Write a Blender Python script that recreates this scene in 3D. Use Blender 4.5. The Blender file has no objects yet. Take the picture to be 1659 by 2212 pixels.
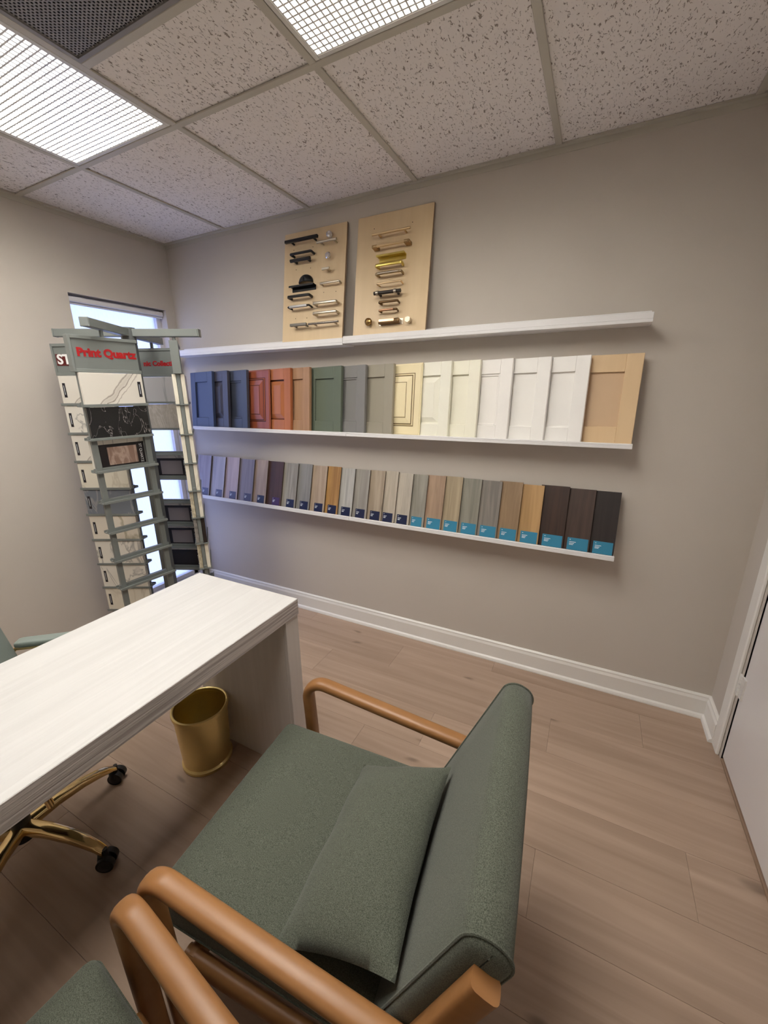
import bpy, bmesh, math, random
from mathutils import Vector, Matrix
R = math.radians
random.seed(7)
scn = bpy.context.scene
col = scn.collection

# ------------------------------------------------------------------ camera
F_PX = 878.08
cam_d = bpy.data.cameras.new('camera'); cam = bpy.data.objects.new('camera', cam_d); col.objects.link(cam)
cam_d.sensor_fit = 'VERTICAL'; cam_d.sensor_height = 36.0; cam_d.lens = F_PX/2212*36.0
cam_d.clip_start = .02
rx = Vector((0.89261196, 0.45074539, -0.00851364)); ry = Vector((0.12013615, -0.25602269, -0.95917657)); rz = Vector((-0.4345241, 0.85514968, -0.28267973))
m = Matrix((rx, -ry, -rz)).transposed().to_4x4(); m.translation = Vector((2.6333523, -2.06669889, 1.47417571))
cam.matrix_world = m
scn.camera = cam
# ------------------------------------------------------------------ world, light, exposure
LAMP = 21.0
w = bpy.data.worlds.new('sky'); scn.world = w; w.use_nodes = True
bg = w.node_tree.nodes['Background']; bg.inputs[0].default_value = (.45, .55, 1.0, 1); bg.inputs[1].default_value = 1.8
pd = bpy.data.lights.new('window_portal', 'AREA'); pd.shape = 'RECTANGLE'; pd.size = .60; pd.size_y = 1.95; pd.cycles.is_portal = True
po = bpy.data.objects.new('window_portal', pd); col.objects.link(po); po.location = (-.16, -.36, 1.03); po.rotation_euler = (R(90), 0, R(-90))
vs = scn.view_settings
vs.view_transform = 'Standard'; vs.look = 'None'; vs.exposure = 0.38; vs.gamma = 1.0; vs.use_curve_mapping = False

# ------------------------------------------------------------------ helpers: materials
MATS = {}
def nodes(name):
    m = bpy.data.materials.new(name); m.use_nodes = True
    nt = m.node_tree
    return m, nt, nt.nodes['Principled BSDF']
def setp(b, **k):
    for n, v in k.items():
        n = n.replace('_', ' ')
        b.inputs[n].default_value = v
def c4(c): return (c[0], c[1], c[2], 1)
def srgb(r, g, b):
    f = lambda v: (v/255/12.92) if v/255 <= .04045 else ((v/255+.055)/1.055)**2.4
    return (f(r), f(g), f(b))
def plain(name, c, rough=.5, metal=0.0, var=.06, scale=6, bump=0.0, bscale=200, spec=.5):
    """solid colour with slight procedural mottling and fine relief"""
    m, nt, b = nodes(name)
    tc = nt.nodes.new('ShaderNodeTexCoord'); no = nt.nodes.new('ShaderNodeTexNoise'); no.inputs['Scale'].default_value = scale; no.inputs['Detail'].default_value = 4
    nt.links.new(tc.outputs['Object'], no.inputs['Vector'])
    mx = nt.nodes.new('ShaderNodeMix'); mx.data_type = 'RGBA'
    mx.inputs[6].default_value = c4([v*(1-var) for v in c]); mx.inputs[7].default_value = c4([min(1, v*(1+var)) for v in c])
    nt.links.new(no.outputs['Fac'], mx.inputs[0]); nt.links.new(mx.outputs[2], b.inputs['Base Color'])
    setp(b, Roughness=rough, Metallic=metal, Specular_IOR_Level=spec)
    if bump:
        n2 = nt.nodes.new('ShaderNodeTexNoise'); n2.inputs['Scale'].default_value = bscale; nt.links.new(tc.outputs['Object'], n2.inputs['Vector'])
        bp = nt.nodes.new('ShaderNodeBump'); bp.inputs['Strength'].default_value = bump; bp.inputs['Distance'].default_value = .002
        nt.links.new(n2.outputs['Fac'], bp.inputs['Height']); nt.links.new(bp.outputs['Normal'], b.inputs['Normal'])
    MATS[name] = m
    return m
def grain(name, c1, c2, axis='z', freq=40, stretch=.06, rough=.5, contrast=(.3, .7), bump=.15, knots=None, objrand=0.0, spec=.5, detail=6, dist=.6, wave=0.0):
    """wood grain running along one local axis"""
    m, nt, b = nodes(name)
    tc = nt.nodes.new('ShaderNodeTexCoord'); oi = nt.nodes.new('ShaderNodeObjectInfo')
    sc = {'x': (stretch, 1, 1), 'y': (1, stretch, 1), 'z': (1, 1, stretch)}[axis]
    ml = nt.nodes.new('ShaderNodeVectorMath'); ml.operation = 'SCALE'; ml.inputs[0].default_value = (37, 53, 19); nt.links.new(oi.outputs['Random'], ml.inputs['Scale'])
    ad = nt.nodes.new('ShaderNodeVectorMath'); ad.operation = 'ADD'; nt.links.new(tc.outputs['Object'], ad.inputs[0]); nt.links.new(ml.outputs[0], ad.inputs[1])
    mu = nt.nodes.new('ShaderNodeVectorMath'); mu.operation = 'MULTIPLY'; mu.inputs[1].default_value = sc; nt.links.new(ad.outputs[0], mu.inputs[0])
    no = nt.nodes.new('ShaderNodeTexNoise'); no.inputs['Scale'].default_value = freq; no.inputs['Detail'].default_value = detail; no.inputs['Distortion'].default_value = dist
    nt.links.new(mu.outputs[0], no.inputs['Vector'])
    cr = nt.nodes.new('ShaderNodeMapRange'); cr.inputs[1].default_value = contrast[0]; cr.inputs[2].default_value = contrast[1]; nt.links.new(no.outputs['Fac'], cr.inputs[0])
    # broad tone variation
    n3 = nt.nodes.new('ShaderNodeTexNoise'); n3.inputs['Scale'].default_value = freq*.22; nt.links.new(mu.outputs[0], n3.inputs['Vector'])
    av = nt.nodes.new('ShaderNodeMath'); av.operation = 'MULTIPLY_ADD'; av.inputs[1].default_value = .6; nt.links.new(cr.outputs[0], av.inputs[0])
    a2 = nt.nodes.new('ShaderNodeMath'); a2.operation = 'MULTIPLY_ADD'; a2.inputs[1].default_value = .8; a2.inputs[2].default_value = -.2; nt.links.new(n3.outputs['Fac'], a2.inputs[0]); nt.links.new(a2.outputs[0], av.inputs[2])
    mx = nt.nodes.new('ShaderNodeMix'); mx.data_type = 'RGBA'; mx.inputs[6].default_value = c4(c1); mx.inputs[7].default_value = c4(c2); nt.links.new(av.outputs[0], mx.inputs[0])
    out = mx.outputs[2]
    if objrand:
        hs = nt.nodes.new('ShaderNodeHueSaturation'); mr = nt.nodes.new('ShaderNodeMapRange'); mr.inputs[3].default_value = 1-objrand; mr.inputs[4].default_value = 1+objrand
        nt.links.new(oi.outputs['Random'], mr.inputs[0]); nt.links.new(mr.outputs[0], hs.inputs['Value']); nt.links.new(out, hs.inputs['Color']); out = hs.outputs[0]
    if knots:
        vo = nt.nodes.new('ShaderNodeTexVoronoi'); vo.voronoi_dimensions = '2D' if axis == 'x' else '3D'; vo.inputs['Scale'].default_value = knots[0]
        mk = nt.nodes.new('ShaderNodeVectorMath'); mk.operation = 'MULTIPLY'; mk.inputs[1].default_value = {'x': (.35, 1, 1), 'y': (1, .35, 1), 'z': (1, 1, .35)}[axis]
        nt.links.new(ad.outputs[0], mk.inputs[0])
        nd = nt.nodes.new('ShaderNodeTexNoise'); nd.inputs['Scale'].default_value = 14; nt.links.new(mk.outputs[0], nd.inputs['Vector'])
        ma = nt.nodes.new('ShaderNodeVectorMath'); ma.operation = 'MULTIPLY_ADD'; ma.inputs[1].default_value = (.05, .05, .05); nt.links.new(nd.outputs['Color'], ma.inputs[0]); nt.links.new(mk.outputs[0], ma.inputs[2])
        nt.links.new(ma.outputs[0], vo.inputs['Vector'])
        kr = nt.nodes.new('ShaderNodeMapRange'); kr.interpolation_type = 'SMOOTHSTEP'; kr.inputs[1].default_value = knots[1]; kr.inputs[2].default_value = knots[1]*.15; kr.inputs[3].default_value = 0; kr.inputs[4].default_value = knots[2]
        nt.links.new(vo.outputs['Distance'], kr.inputs[0])
        m2 = nt.nodes.new('ShaderNodeMix'); m2.data_type = 'RGBA'; m2.inputs[7].default_value = c4([v*.35 for v in c1]); nt.links.new(kr.outputs[0], m2.inputs[0]); nt.links.new(out, m2.inputs[6]); out = m2.outputs[2]
    nt.links.new(out, b.inputs['Base Color'])
    setp(b, Roughness=rough, Specular_IOR_Level=spec)
    if bump:
        bp = nt.nodes.new('ShaderNodeBump'); bp.inputs['Strength'].default_value = bump; bp.inputs['Distance'].default_value = .002
        nt.links.new(no.outputs['Fac'], bp.inputs['Height']); nt.links.new(bp.outputs['Normal'], b.inputs['Normal'])
    MATS[name] = m
    return m
def fabric(name, c, c2, rough=.95):
    m, nt, b = nodes(name)
    tc = nt.nodes.new('ShaderNodeTexCoord')
    no = nt.nodes.new('ShaderNodeTexNoise'); no.inputs['Scale'].default_value = 650; no.inputs['Detail'].default_value = 3; no.inputs['Roughness'].default_value = .7
    n2 = nt.nodes.new('ShaderNodeTexNoise'); n2.inputs['Scale'].default_value = 9
    for n in (no, n2): nt.links.new(tc.outputs['Object'], n.inputs['Vector'])
    cr = nt.nodes.new('ShaderNodeMapRange'); cr.inputs[1].default_value = .36; cr.inputs[2].default_value = .66; nt.links.new(no.outputs['Fac'], cr.inputs[0])
    mx = nt.nodes.new('ShaderNodeMix'); mx.data_type = 'RGBA'; mx.inputs[6].default_value = c4(c); mx.inputs[7].default_value = c4(c2); nt.links.new(cr.outputs[0], mx.inputs[0])
    nt.links.new(mx.outputs[2], b.inputs['Base Color'])
    setp(b, Roughness=rough, Specular_IOR_Level=.15, Sheen_Weight=.15, Sheen_Roughness=.5)
    bp = nt.nodes.new('ShaderNodeBump'); bp.inputs['Strength'].default_value = .5; bp.inputs['Distance'].default_value = .0015
    nt.links.new(no.outputs['Fac'], bp.inputs['Height']); nt.links.new(bp.outputs['Normal'], b.inputs['Normal'])
    MATS[name] = m
    return m
def marble(name, base, vein, vscale=5, width=.05, dist=2.0, amt=1.0, rough=.25, mottled=0.0, rot=.7, vein2=None):
    """stone with thin noise-warped veins"""
    m, nt, b = nodes(name)
    tc = nt.nodes.new('ShaderNodeTexCoord'); oi = nt.nodes.new('ShaderNodeObjectInfo')
    ml = nt.nodes.new('ShaderNodeVectorMath'); ml.operation = 'SCALE'; ml.inputs[0].default_value = (3.7, 5.3, 1.9); nt.links.new(oi.outputs['Random'], ml.inputs['Scale'])
    ad = nt.nodes.new('ShaderNodeVectorMath'); ad.operation = 'ADD'; nt.links.new(tc.outputs['Object'], ad.inputs[0]); nt.links.new(ml.outputs[0], ad.inputs[1])
    mp = nt.nodes.new('ShaderNodeMapping'); mp.inputs['Rotation'].default_value = (0, rot, 0); mp.inputs['Scale'].default_value = (1.6, 1, .6); nt.links.new(ad.outputs[0], mp.inputs[0])
    no = nt.nodes.new('ShaderNodeTexNoise'); no.inputs['Scale'].default_value = vscale; no.inputs['Detail'].default_value = 6; no.inputs['Distortion'].default_value = dist
    nt.links.new(mp.outputs[0], no.inputs['Vector'])
    su = nt.nodes.new('ShaderNodeMath'); su.operation = 'SUBTRACT'; su.inputs[1].default_value = .5; nt.links.new(no.outputs['Fac'], su.inputs[0])
    ab = nt.nodes.new('ShaderNodeMath'); ab.operation = 'ABSOLUTE'; nt.links.new(su.outputs[0], ab.inputs[0])
    mr = nt.nodes.new('ShaderNodeMapRange'); mr.inputs[1].default_value = 0; mr.inputs[2].default_value = width; mr.inputs[3].default_value = amt; mr.inputs[4].default_value = 0; nt.links.new(ab.outputs[0], mr.inputs[0])
    mx = nt.nodes.new('ShaderNodeMix'); mx.data_type = 'RGBA'; mx.inputs[6].default_value = c4(base); nt.links.new(mr.outputs[0], mx.inputs[0])
    n2 = nt.nodes.new('ShaderNodeTexNoise'); n2.inputs['Scale'].default_value = vscale*.8; n2.inputs['Detail'].default_value = 5; nt.links.new(ad.outputs[0], n2.inputs['Vector'])
    mv = nt.nodes.new('ShaderNodeMix'); mv.data_type = 'RGBA'; mv.inputs[6].default_value = c4(vein); mv.inputs[7].default_value = c4(vein2 or vein); nt.links.new(n2.outputs['Fac'], mv.inputs[0]); nt.links.new(mv.outputs[2], mx.inputs[7])
    out = mx.outputs[2]
    if mottled:
        n3 = nt.nodes.new('ShaderNodeTexNoise'); n3.inputs['Scale'].default_value = 45; n3.inputs['Detail'].default_value = 6; nt.links.new(ad.outputs[0], n3.inputs['Vector'])
        r3 = nt.nodes.new('ShaderNodeMapRange'); r3.inputs[1].default_value = .4; r3.inputs[2].default_value = .62; r3.inputs[4].default_value = mottled; nt.links.new(n3.outputs['Fac'], r3.inputs[0])
        m3 = nt.nodes.new('ShaderNodeMix'); m3.data_type = 'RGBA'; m3.inputs[7].default_value = c4(vein); nt.links.new(r3.outputs[0], m3.inputs[0]); nt.links.new(out, m3.inputs[6]); out = m3.outputs[2]
    nt.links.new(out, b.inputs['Base Color']); setp(b, Roughness=rough)
    MATS[name] = m
    return m
def metal(name, c, rough=.25):
    return plain(name, c, rough, 1.0, var=.04, scale=30)

# ------------------------------------------------------------------ helpers: meshes
class MB:
    def __init__(s): s.bm = bmesh.new()
    def add(s, vs, fs):
        bv = [s.bm.verts.new(v) for v in vs]
        for f in fs:
            try: s.bm.faces.new([bv[i] for i in f])
            except ValueError: pass
        return bv
    def box(s, lo, hi, bevel=0, seg=1, mat=None):
        b2 = bmesh.new()
        bmesh.ops.create_cube(b2, size=1)
        c = [(a+b)/2 for a, b in zip(lo, hi)]; d = [abs(b-a) for a, b in zip(lo, hi)]
        bmesh.ops.transform(b2, matrix=Matrix.Translation(c) @ Matrix.Diagonal((*d, 1)), verts=b2.verts)
        if bevel: bmesh.ops.bevel(b2, geom=b2.edges[:], offset=min(bevel, min(d)*.49), segments=seg, affect='EDGES', profile=.5)
        if mat is not None: bmesh.ops.transform(b2, matrix=mat, verts=b2.verts)
        s.merge(b2); return s
    def merge(s, b2):
        me = bpy.data.meshes.new('t'); b2.to_mesh(me); b2.free(); s.bm.from_mesh(me); bpy.data.meshes.remove(me)
    def cyl(s, p0, p1, r, r1=None, n=16, bev=0):
        p0 = Vector(p0); p1 = Vector(p1); d = p1-p0
        b2 = bmesh.new(); bmesh.ops.create_cone(b2, cap_ends=True, segments=n, radius1=r, radius2=r if r1 is None else r1, depth=d.length)
        q = Vector((0, 0, 1)).rotation_difference(d.normalized()).to_matrix().to_4x4()
        bmesh.ops.transform(b2, matrix=Matrix.Translation((p0+p1)/2) @ q, verts=b2.verts)
        s.merge(b2); return s
    def ball(s, c, r, sc=(1, 1, 1), u=16, v=10):
        b2 = bmesh.new(); bmesh.ops.create_uvsphere(b2, u_segments=u, v_segments=v, radius=r)
        bmesh.ops.transform(b2, matrix=Matrix.Translation(c) @ Matrix.Diagonal((*sc, 1)), verts=b2.verts); s.merge(b2); return s
    def lathe(s, prof, n=40, c=(0, 0, 0), sc=(1, 1)):
        rings = []
        for r, z in prof:
            rings.append([s.bm.verts.new((c[0]+sc[0]*r*math.cos(2*math.pi*i/n), c[1]+sc[1]*r*math.sin(2*math.pi*i/n), c[2]+z)) for i in range(n)])
        for a, b in zip(rings, rings[1:]):
            for i in range(n): s.bm.faces.new((a[i], a[(i+1) % n], b[(i+1) % n], b[i]))
        return s
    def sweep(s, path, sec, side=(0, 1, 0), closed=False, cap=True):
        """sec: list of (a,b): a along 'side', b along normal"""
        P = [Vector(p) for p in path]; n = len(P); sd = Vector(side).normalized(); rings = []
        for i, p in enumerate(P):
            if closed: t = (P[(i+1) % n]-P[i-1]).normalized()
            else: t = (P[min(i+1, n-1)]-P[max(i-1, 0)]).normalized()
            a = (sd-t*sd.dot(t)).normalized(); b = t.cross(a)
            rings.append([s.bm.verts.new(p+a*q[0]+b*q[1]) for q in sec])
        k = len(sec)
        for i in range(n if closed else n-1):
            A, B_ = rings[i], rings[(i+1) % n]
            for j in range(k): s.bm.faces.new((A[j], A[(j+1) % k], B_[(j+1) % k], B_[j]))
        if cap and not closed: s.bm.faces.new(rings[0][::-1]); s.bm.faces.new(rings[-1])
        return s
    def rbox(s, size, r, n=14, puff=(0, 0), mat=None):
        """soft rounded box centred at origin; puff = extra crown on +-z"""
        b2 = bmesh.new(); bmesh.ops.create_cube(b2, size=2)
        bmesh.ops.subdivide_edges(b2, edges=b2.edges[:], cuts=n, use_grid_fill=True)
        h = Vector(size)/2
        def w(t, hh):   # concentrate loops near the edges
            return hh*math.copysign(1-(1-abs(t))**1.6, t)
        for v in b2.verts:
            u = v.co.copy()
            p = Vector((w(u.x, h.x), w(u.y, h.y), w(u.z, h.z)))
            q = Vector([max(-hh+r, min(hh-r, pp)) for pp, hh in zip(p, h)])
            d = p-q
            if d.length > 1e-9: p = q+d.normalized()*min(r, d.length*1.0 if False else r)
            f = max(0, 1-(p.x/h.x)**2)*max(0, 1-(p.y/h.y)**2)
            p.z += (puff[0] if u.z > 0 else -puff[1])*math.sqrt(f)*abs(p.z)/h.z
            v.co = p
        if mat is not None: bmesh.ops.transform(b2, matrix=mat, verts=b2.verts)
        s.merge(b2); return s
    def mesh(s, name, mats, smooth=False, angle=35):
        me = bpy.data.meshes.new(name)
        bmesh.ops.recalc_face_normals(s.bm, faces=s.bm.faces)
        s.bm.to_mesh(me); s.bm.free()
        for mt in (mats if isinstance(mats, (list, tuple)) else [mats]): me.materials.append(mt)
        if smooth:
            me.polygons.foreach_set('use_smooth', [True]*len(me.polygons))
            me.set_sharp_from_angle(angle=R(angle))
        return me
    def build(s, name, mat, parent=None, smooth=False, angle=35, **tags):
        return link(name, s.mesh(name, mat, smooth, angle), parent, **tags)
def link(name, me, parent=None, loc=None, rot=None, **tags):
    o = bpy.data.objects.new(name, me); col.objects.link(o)
    if parent is not None: o.parent = parent
    if loc is not None: o.location = loc
    if rot is not None: o.rotation_euler = rot
    for k, v in tags.items(): o[k] = v
    return o
def thing(name, label, cat, loc=(0, 0, 0), rz=0, group=None, rot=None):
    o = bpy.data.objects.new(name, None); col.objects.link(o); o.empty_display_size = .05
    o.location = loc; o.rotation_euler = rot or (0, 0, rz); o['label'] = label; o['category'] = cat
    if group: o['group'] = group
    return o
def tag(o, label, cat, group=None):
    o['label'] = label; o['category'] = cat
    if group: o['group'] = group
    return o
def copy_tree(o, parent=None):
    c = o.copy(); col.objects.link(c); c.parent = parent
    for ch in list(o.children): copy_tree(ch, c)
    return c
def bx(name, lo, hi, mat, parent=None, bevel=0, seg=1, **t):
    return MB().box(lo, hi, bevel, seg).build(name, mat, parent, smooth=bevel > 0, **t)
def rsec(a, b, n=14, p=2.6):
    """superellipse section with half sizes a (side) and b"""
    out = []
    for i in range(n):
        t = 2*math.pi*i/n; c, s_ = math.cos(t), math.sin(t)
        out.append((a*math.copysign(abs(c)**(2/p), c), b*math.copysign(abs(s_)**(2/p), s_)))
    return out
def fillet(pts, rads, n=8):
    """polyline with rounded corners (3d)"""
    P = [Vector(p) for p in pts]; out = [P[0]]
    for i in range(1, len(P)-1):
        a, p, b = P[i-1], P[i], P[i+1]; r = rads[i-1]
        u = (a-p).normalized(); v = (b-p).normalized(); ang = u.angle(v); t = r/math.tan(ang/2)
        A, B_ = p+u*t, p+v*t
        cen = p+(u+v).normalized()*(r/math.sin(ang/2))
        ua, ub = (A-cen).normalized(), (B_-cen).normalized()
        for k in range(n+1): out.append(cen+ua.slerp(ub, k/n)*r)
    out.append(P[-1])
    return out
def text_mesh(name, body, size, mat, depth=.0008, bold=0.0, align='LEFT', shear=0.0):
    cu = bpy.data.curves.new(name, 'FONT'); cu.body = body; cu.size = size; cu.extrude = depth; cu.offset = bold; cu.align_x = align; cu.align_y = 'CENTER'; cu.resolution_u = 3; cu.shear = shear
    o = bpy.data.objects.new(name, cu); col.objects.link(o)
    dg = bpy.context.evaluated_depsgraph_get(); me = bpy.data.meshes.new_from_object(o.evaluated_get(dg)); me.materials.clear(); me.materials.append(mat)
    col.objects.unlink(o); bpy.data.objects.remove(o); bpy.data.curves.remove(cu)
    return me

# ------------------------------------------------------------------ materials
wallm = plain('wall_paint', (.56, .51, .455), .75, var=.02, scale=2, bump=.12, bscale=350, spec=.3)
trimm = plain('white_trim_paint', (.80, .78, .74), .35, var=.02, scale=8)
doorm = plain('white_door_paint', (.76, .73, .72), .3, var=.02, scale=3, bump=.06, bscale=120)
ledgem = plain('white_ledge_paint', (.83, .82, .82), .4, var=.02)
teem = plain('ceiling_tee_enamel', (.52, .49, .42), .45, var=.03)
deskw = grain('white_embossed_laminate', (.54, .532, .52), (.625, .617, .605), 'y', 60, .035, .42, (.3, .7), .7, detail=4)
deskedge = grain('shaded_ribbed_edge', (.30, .26, .245), (.56, .51, .485), 'y', 150, .02, .5, (.38, .62), .7, detail=3)  # real ribs; darker greige than the top paints in the shade on this side
deskpanel = grain('greige_panel_laminate', (.55, .50, .465), (.63, .58, .545), 'z', 40, .04, .5, (.3, .7), .2)
sage = fabric('sage_wool', (.047, .054, .040), (.152, .164, .128))
sagev = plain('sage_leatherette', (.20, .235, .215), .5, var=.05, bump=.2, bscale=300)
beech = grain('honey_beech', (.255, .112, .036), (.36, .172, .062), 'x', 26, .12, .38, (.25, .75), .04, objrand=.05)
beechend = grain('beech_end_grain', (.42, .22, .10), (.55, .31, .15), 'y', 60, .3, .5)
brass = metal('brushed_brass', (.88, .71, .33), .36)
gold = metal('polished_gold', (.80, .60, .30), .12)
blackp = plain('black_nylon', (.012, .012, .012), .4)
rackm = plain('rack_grey_enamel', (.185, .202, .194), .45, var=.03)
rackd = plain('rack_dark_grey', (.115, .125, .122), .5, var=.03)
chrome = metal('chrome', (.75, .74, .72), .12)
nickel = metal('satin_nickel', (.52, .47, .38), .32)
matblack = plain('matte_black_metal', (.012, .011, .011), .42, .3)
bronze = metal('antique_bronze', (.16, .10, .05), .35)
champ = metal('champagne_gold', (.74, .56, .33), .35)
copper = metal('copper', (.62, .36, .22), .3)
yellowgold = metal('satin_yellow_gold', (.70, .56, .16), .3)

# ------------------------------------------------------------------ room dimensions
W, H, DEP = 3.27, 2.40, 3.45
# floor ---------------------------------------------------------------
floor = bx('floor', (-.0, -DEP, -.06), (W+.12, 0, -.006), plain('subfloor', (.16, .115, .085), .8), kind='structure')
plankm = grain('greige_oak_vinyl', (.31, .215, .155), (.47, .345, .262), 'x', 20, .05, .45, (.30, .72), .08, knots=(3.4, .058, .6), objrand=.045, detail=8, dist=1.2)
PW, PL = .21, 1.22
row = 0; y = 0.0
offs = [.145, .67, 1.04, .32, .584, 1.03, .27, .80]
y = -.0
while y > -DEP+.01:
    y1 = max(y-(PW if row else .12), -DEP)
    x = -offs[row % 8]
    while x < W+.08:
        a, b = max(x, .0), min(x+PL, W+.08)
        if b-a > .03:
            hx, hy = (b-a)/2-.00025, (y-y1)/2-.00025
            bm_ = MB(); bm_.box((-hx, -hy, -.008), (hx, hy, 0), .0007)
            link('floor_plank', bm_.mesh('floor_plank', plankm), floor, ((a+b)/2, (y+y1)/2, 0))
        x += PL
    y = y1; row += 1

# walls ---------------------------------------------------------------
WY0, WY1, WZ0, WZ1 = -.65, -.067, .10, 2.01      # window opening in the left wall
bx('wall_back', (-.12, 0, -.06), (W+.12, .12, H+.25), wallm, kind='structure')
wl = MB()
wl.box((-.12, WY1, -.06), (0, 0, H+.25)); wl.box((-.12, -DEP, -.06), (0, WY0, H+.25))
wl.box((-.12, WY0, WZ1), (0, WY1, H+.25)); wl.box((-.12, WY0, -.06), (0, WY1, WZ0))
wl.build('wall_left', wallm, kind='structure')
DY0, DY1, DZ = -.255, -1.08, 2.05                # door opening in the right wall
wr = MB()
wr.box((W, DY0, -.06), (W+.12, 0, H+.25)); wr.box((W, -DEP, -.06), (W+.12, DY1, H+.25)); wr.box((W, DY1, DZ), (W+.12, DY0, H+.25))
wr.build('wall_right', wallm, kind='structure')
bx('wall_front', (-.12, -DEP-.12, -.06), (W+.12, -DEP, H+.25), wallm, kind='structure')

# baseboards: profile with a bevelled top and a quarter-round shoe
def baseboard(name, p0, p1, inward):
    prof = [(0, 0), (.028, 0), (.028, .006), (.024, .016), (.016, .022), (.016, .092), (.011, .104), (.011, .112), (.004, .118), (0, .118)]
    mb = MB(); n = Vector(inward)
    for p in (Vector(p0), Vector(p1)):
        pass
    A = [mb.bm.verts.new(Vector(p0)+n*a+Vector((0, 0, z))) for a, z in prof]; B_ = [mb.bm.verts.new(Vector(p1)+n*a+Vector((0, 0, z))) for a, z in prof]
    k = len(prof)
    for j in range(k): mb.bm.faces.new((A[j], A[(j+1) % k], B_[(j+1) % k], B_[j]))
    mb.bm.faces.new(A[::-1]); mb.bm.faces.new(B_)
    return mb.build(name, trimm, kind='structure')
baseboard('baseboard_back', (0, 0, 0), (W, 0, 0), (0, -1, 0))
baseboard('baseboard_left', (0, WY0-.02, 0), (0, -DEP, 0), (1, 0, 0))
baseboard('baseboard_right', (W, -.0, 0), (W, -.172, 0), (-1, 0, 0))
# door ----------------------------------------------------------------
cas = MB()
cas.box((W-.014, -.238, 0), (W, -.172, DZ+.06), .004); cas.box((W-.016, DY1-.095, 0), (W, DY1-.005, DZ+.06), .004); cas.box((W-.016, DY1-.095, DZ+.005), (W, -.172, DZ+.09), .004)
cas.build('trim_1', trimm, kind='structure', smooth=True)
jm = MB(); jm.box((W+.001, -.255, 0), (W+.12, -.240, DZ)); jm.box((W+.001, DY1-.01, 0), (W+.12, DY1+.004, DZ)); jm.box((W+.001, DY1, DZ-.012), (W+.12, DY0, DZ))
jm.build('trim_2', trimm, kind='structure')
door = bx('door_1', (W+.004, DY1+.008, .018), (W+.042, DY0-.003, DZ-.016), doorm, bevel=.002, kind='structure')
for hz in (.315, 1.07, 1.78):
    hg = MB(); 
    for k in range(5): hg.cyl((W-.003, -.2525, hz+.018*k+.001), (W-.003, -.2525, hz+.018*k+.017), .0065, n=12)
    hg.box((W-.003, -.285, hz), (W+.006, -.2525, hz+.09)); hg.box((W-.006, -.2525, hz), (W+.002, -.236, hz+.09))
    hg.build('hinge', plain('hinge_painted', (.72, .70, .67), .35, var=.12, scale=90), door, smooth=True)
bx('trim_3', (W+.0, DY1, -.006), (W+.12, DY0, .010), plain('threshold_oak', (.27, .18, .12), .5), bevel=.003, kind='structure')
kn = MB(); kn.cyl((W+.004, DY1+.07, 1.0), (W-.045, DY1+.07, 1.0), .011); kn.ball((W-.055, DY1+.07, 1.0), .027); kn.cyl((W+.003, DY1+.07, 1.0), (W-.006, DY1+.07, 1.0), .03, n=24)
kn.build('door_knob', nickel, door, smooth=True)

# window ---------------------------------------------------------------
win = MB()
fx0, fx1 = -.115, -.065
win.box((fx0, WY0, WZ0), (fx1, WY0+.03, WZ1)); win.box((fx0, WY1-.03, WZ0), (fx1, WY1, WZ1)); win.box((fx0, WY0, WZ1-.03), (fx1, WY1, WZ1)); win.box((fx0, WY0, WZ0), (fx1, WY1, WZ0+.03))
window = win.build('window_1', plain('window_frame_white', (.75, .74, .76), .4), kind='structure')
gm, nt, b = nodes('frosted_window_film')
tl = nt.nodes.new('ShaderNodeBsdfTranslucent'); tl.inputs[0].default_value = (.93, .95, 1, 1); tr = nt.nodes.new('ShaderNodeBsdfTransparent')
ms = nt.nodes.new('ShaderNodeMixShader'); ms.inputs[0].default_value = .35; nt.links.new(tl.outputs[0], ms.inputs[1]); nt.links.new(tr.outputs[0], ms.inputs[2])
nz = nt.nodes.new('ShaderNodeTexNoise'); nz.inputs['Scale'].default_value = 60; mr = nt.nodes.new('ShaderNodeMapRange'); mr.inputs[3].default_value = .25; mr.inputs[4].default_value = .45; nt.links.new(nz.outputs['Fac'], mr.inputs[0]); nt.links.new(mr.outputs[0], ms.inputs[0])
gl = nt.nodes.new('ShaderNodeBsdfGlossy'); gl.inputs['Roughness'].default_value = .2; m2 = nt.nodes.new('ShaderNodeMixShader'); m2.inputs[0].default_value = .04
nt.links.new(ms.outputs[0], m2.inputs[1]); nt.links.new(gl.outputs[0], m2.inputs[2]); nt.links.new(m2.outputs[0], nt.nodes['Material Output'].inputs[0])
bx('window_pane', (-.093, WY0+.03, WZ0+.03), (-.089, WY1-.03, WZ1-.03), gm, window)
hr = MB(); hr.box((-.060, WY0+.004, WZ1-.040), (-.022, WY1-.004, WZ1-.012), .004); hr.cyl((-.041, WY0+.004, WZ1-.046), (-.041, WY1-.004, WZ1-.046), .006)
hr.build('blind_headrail', plain('headrail_white', (.72, .71, .73), .4), window, smooth=True)

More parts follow.
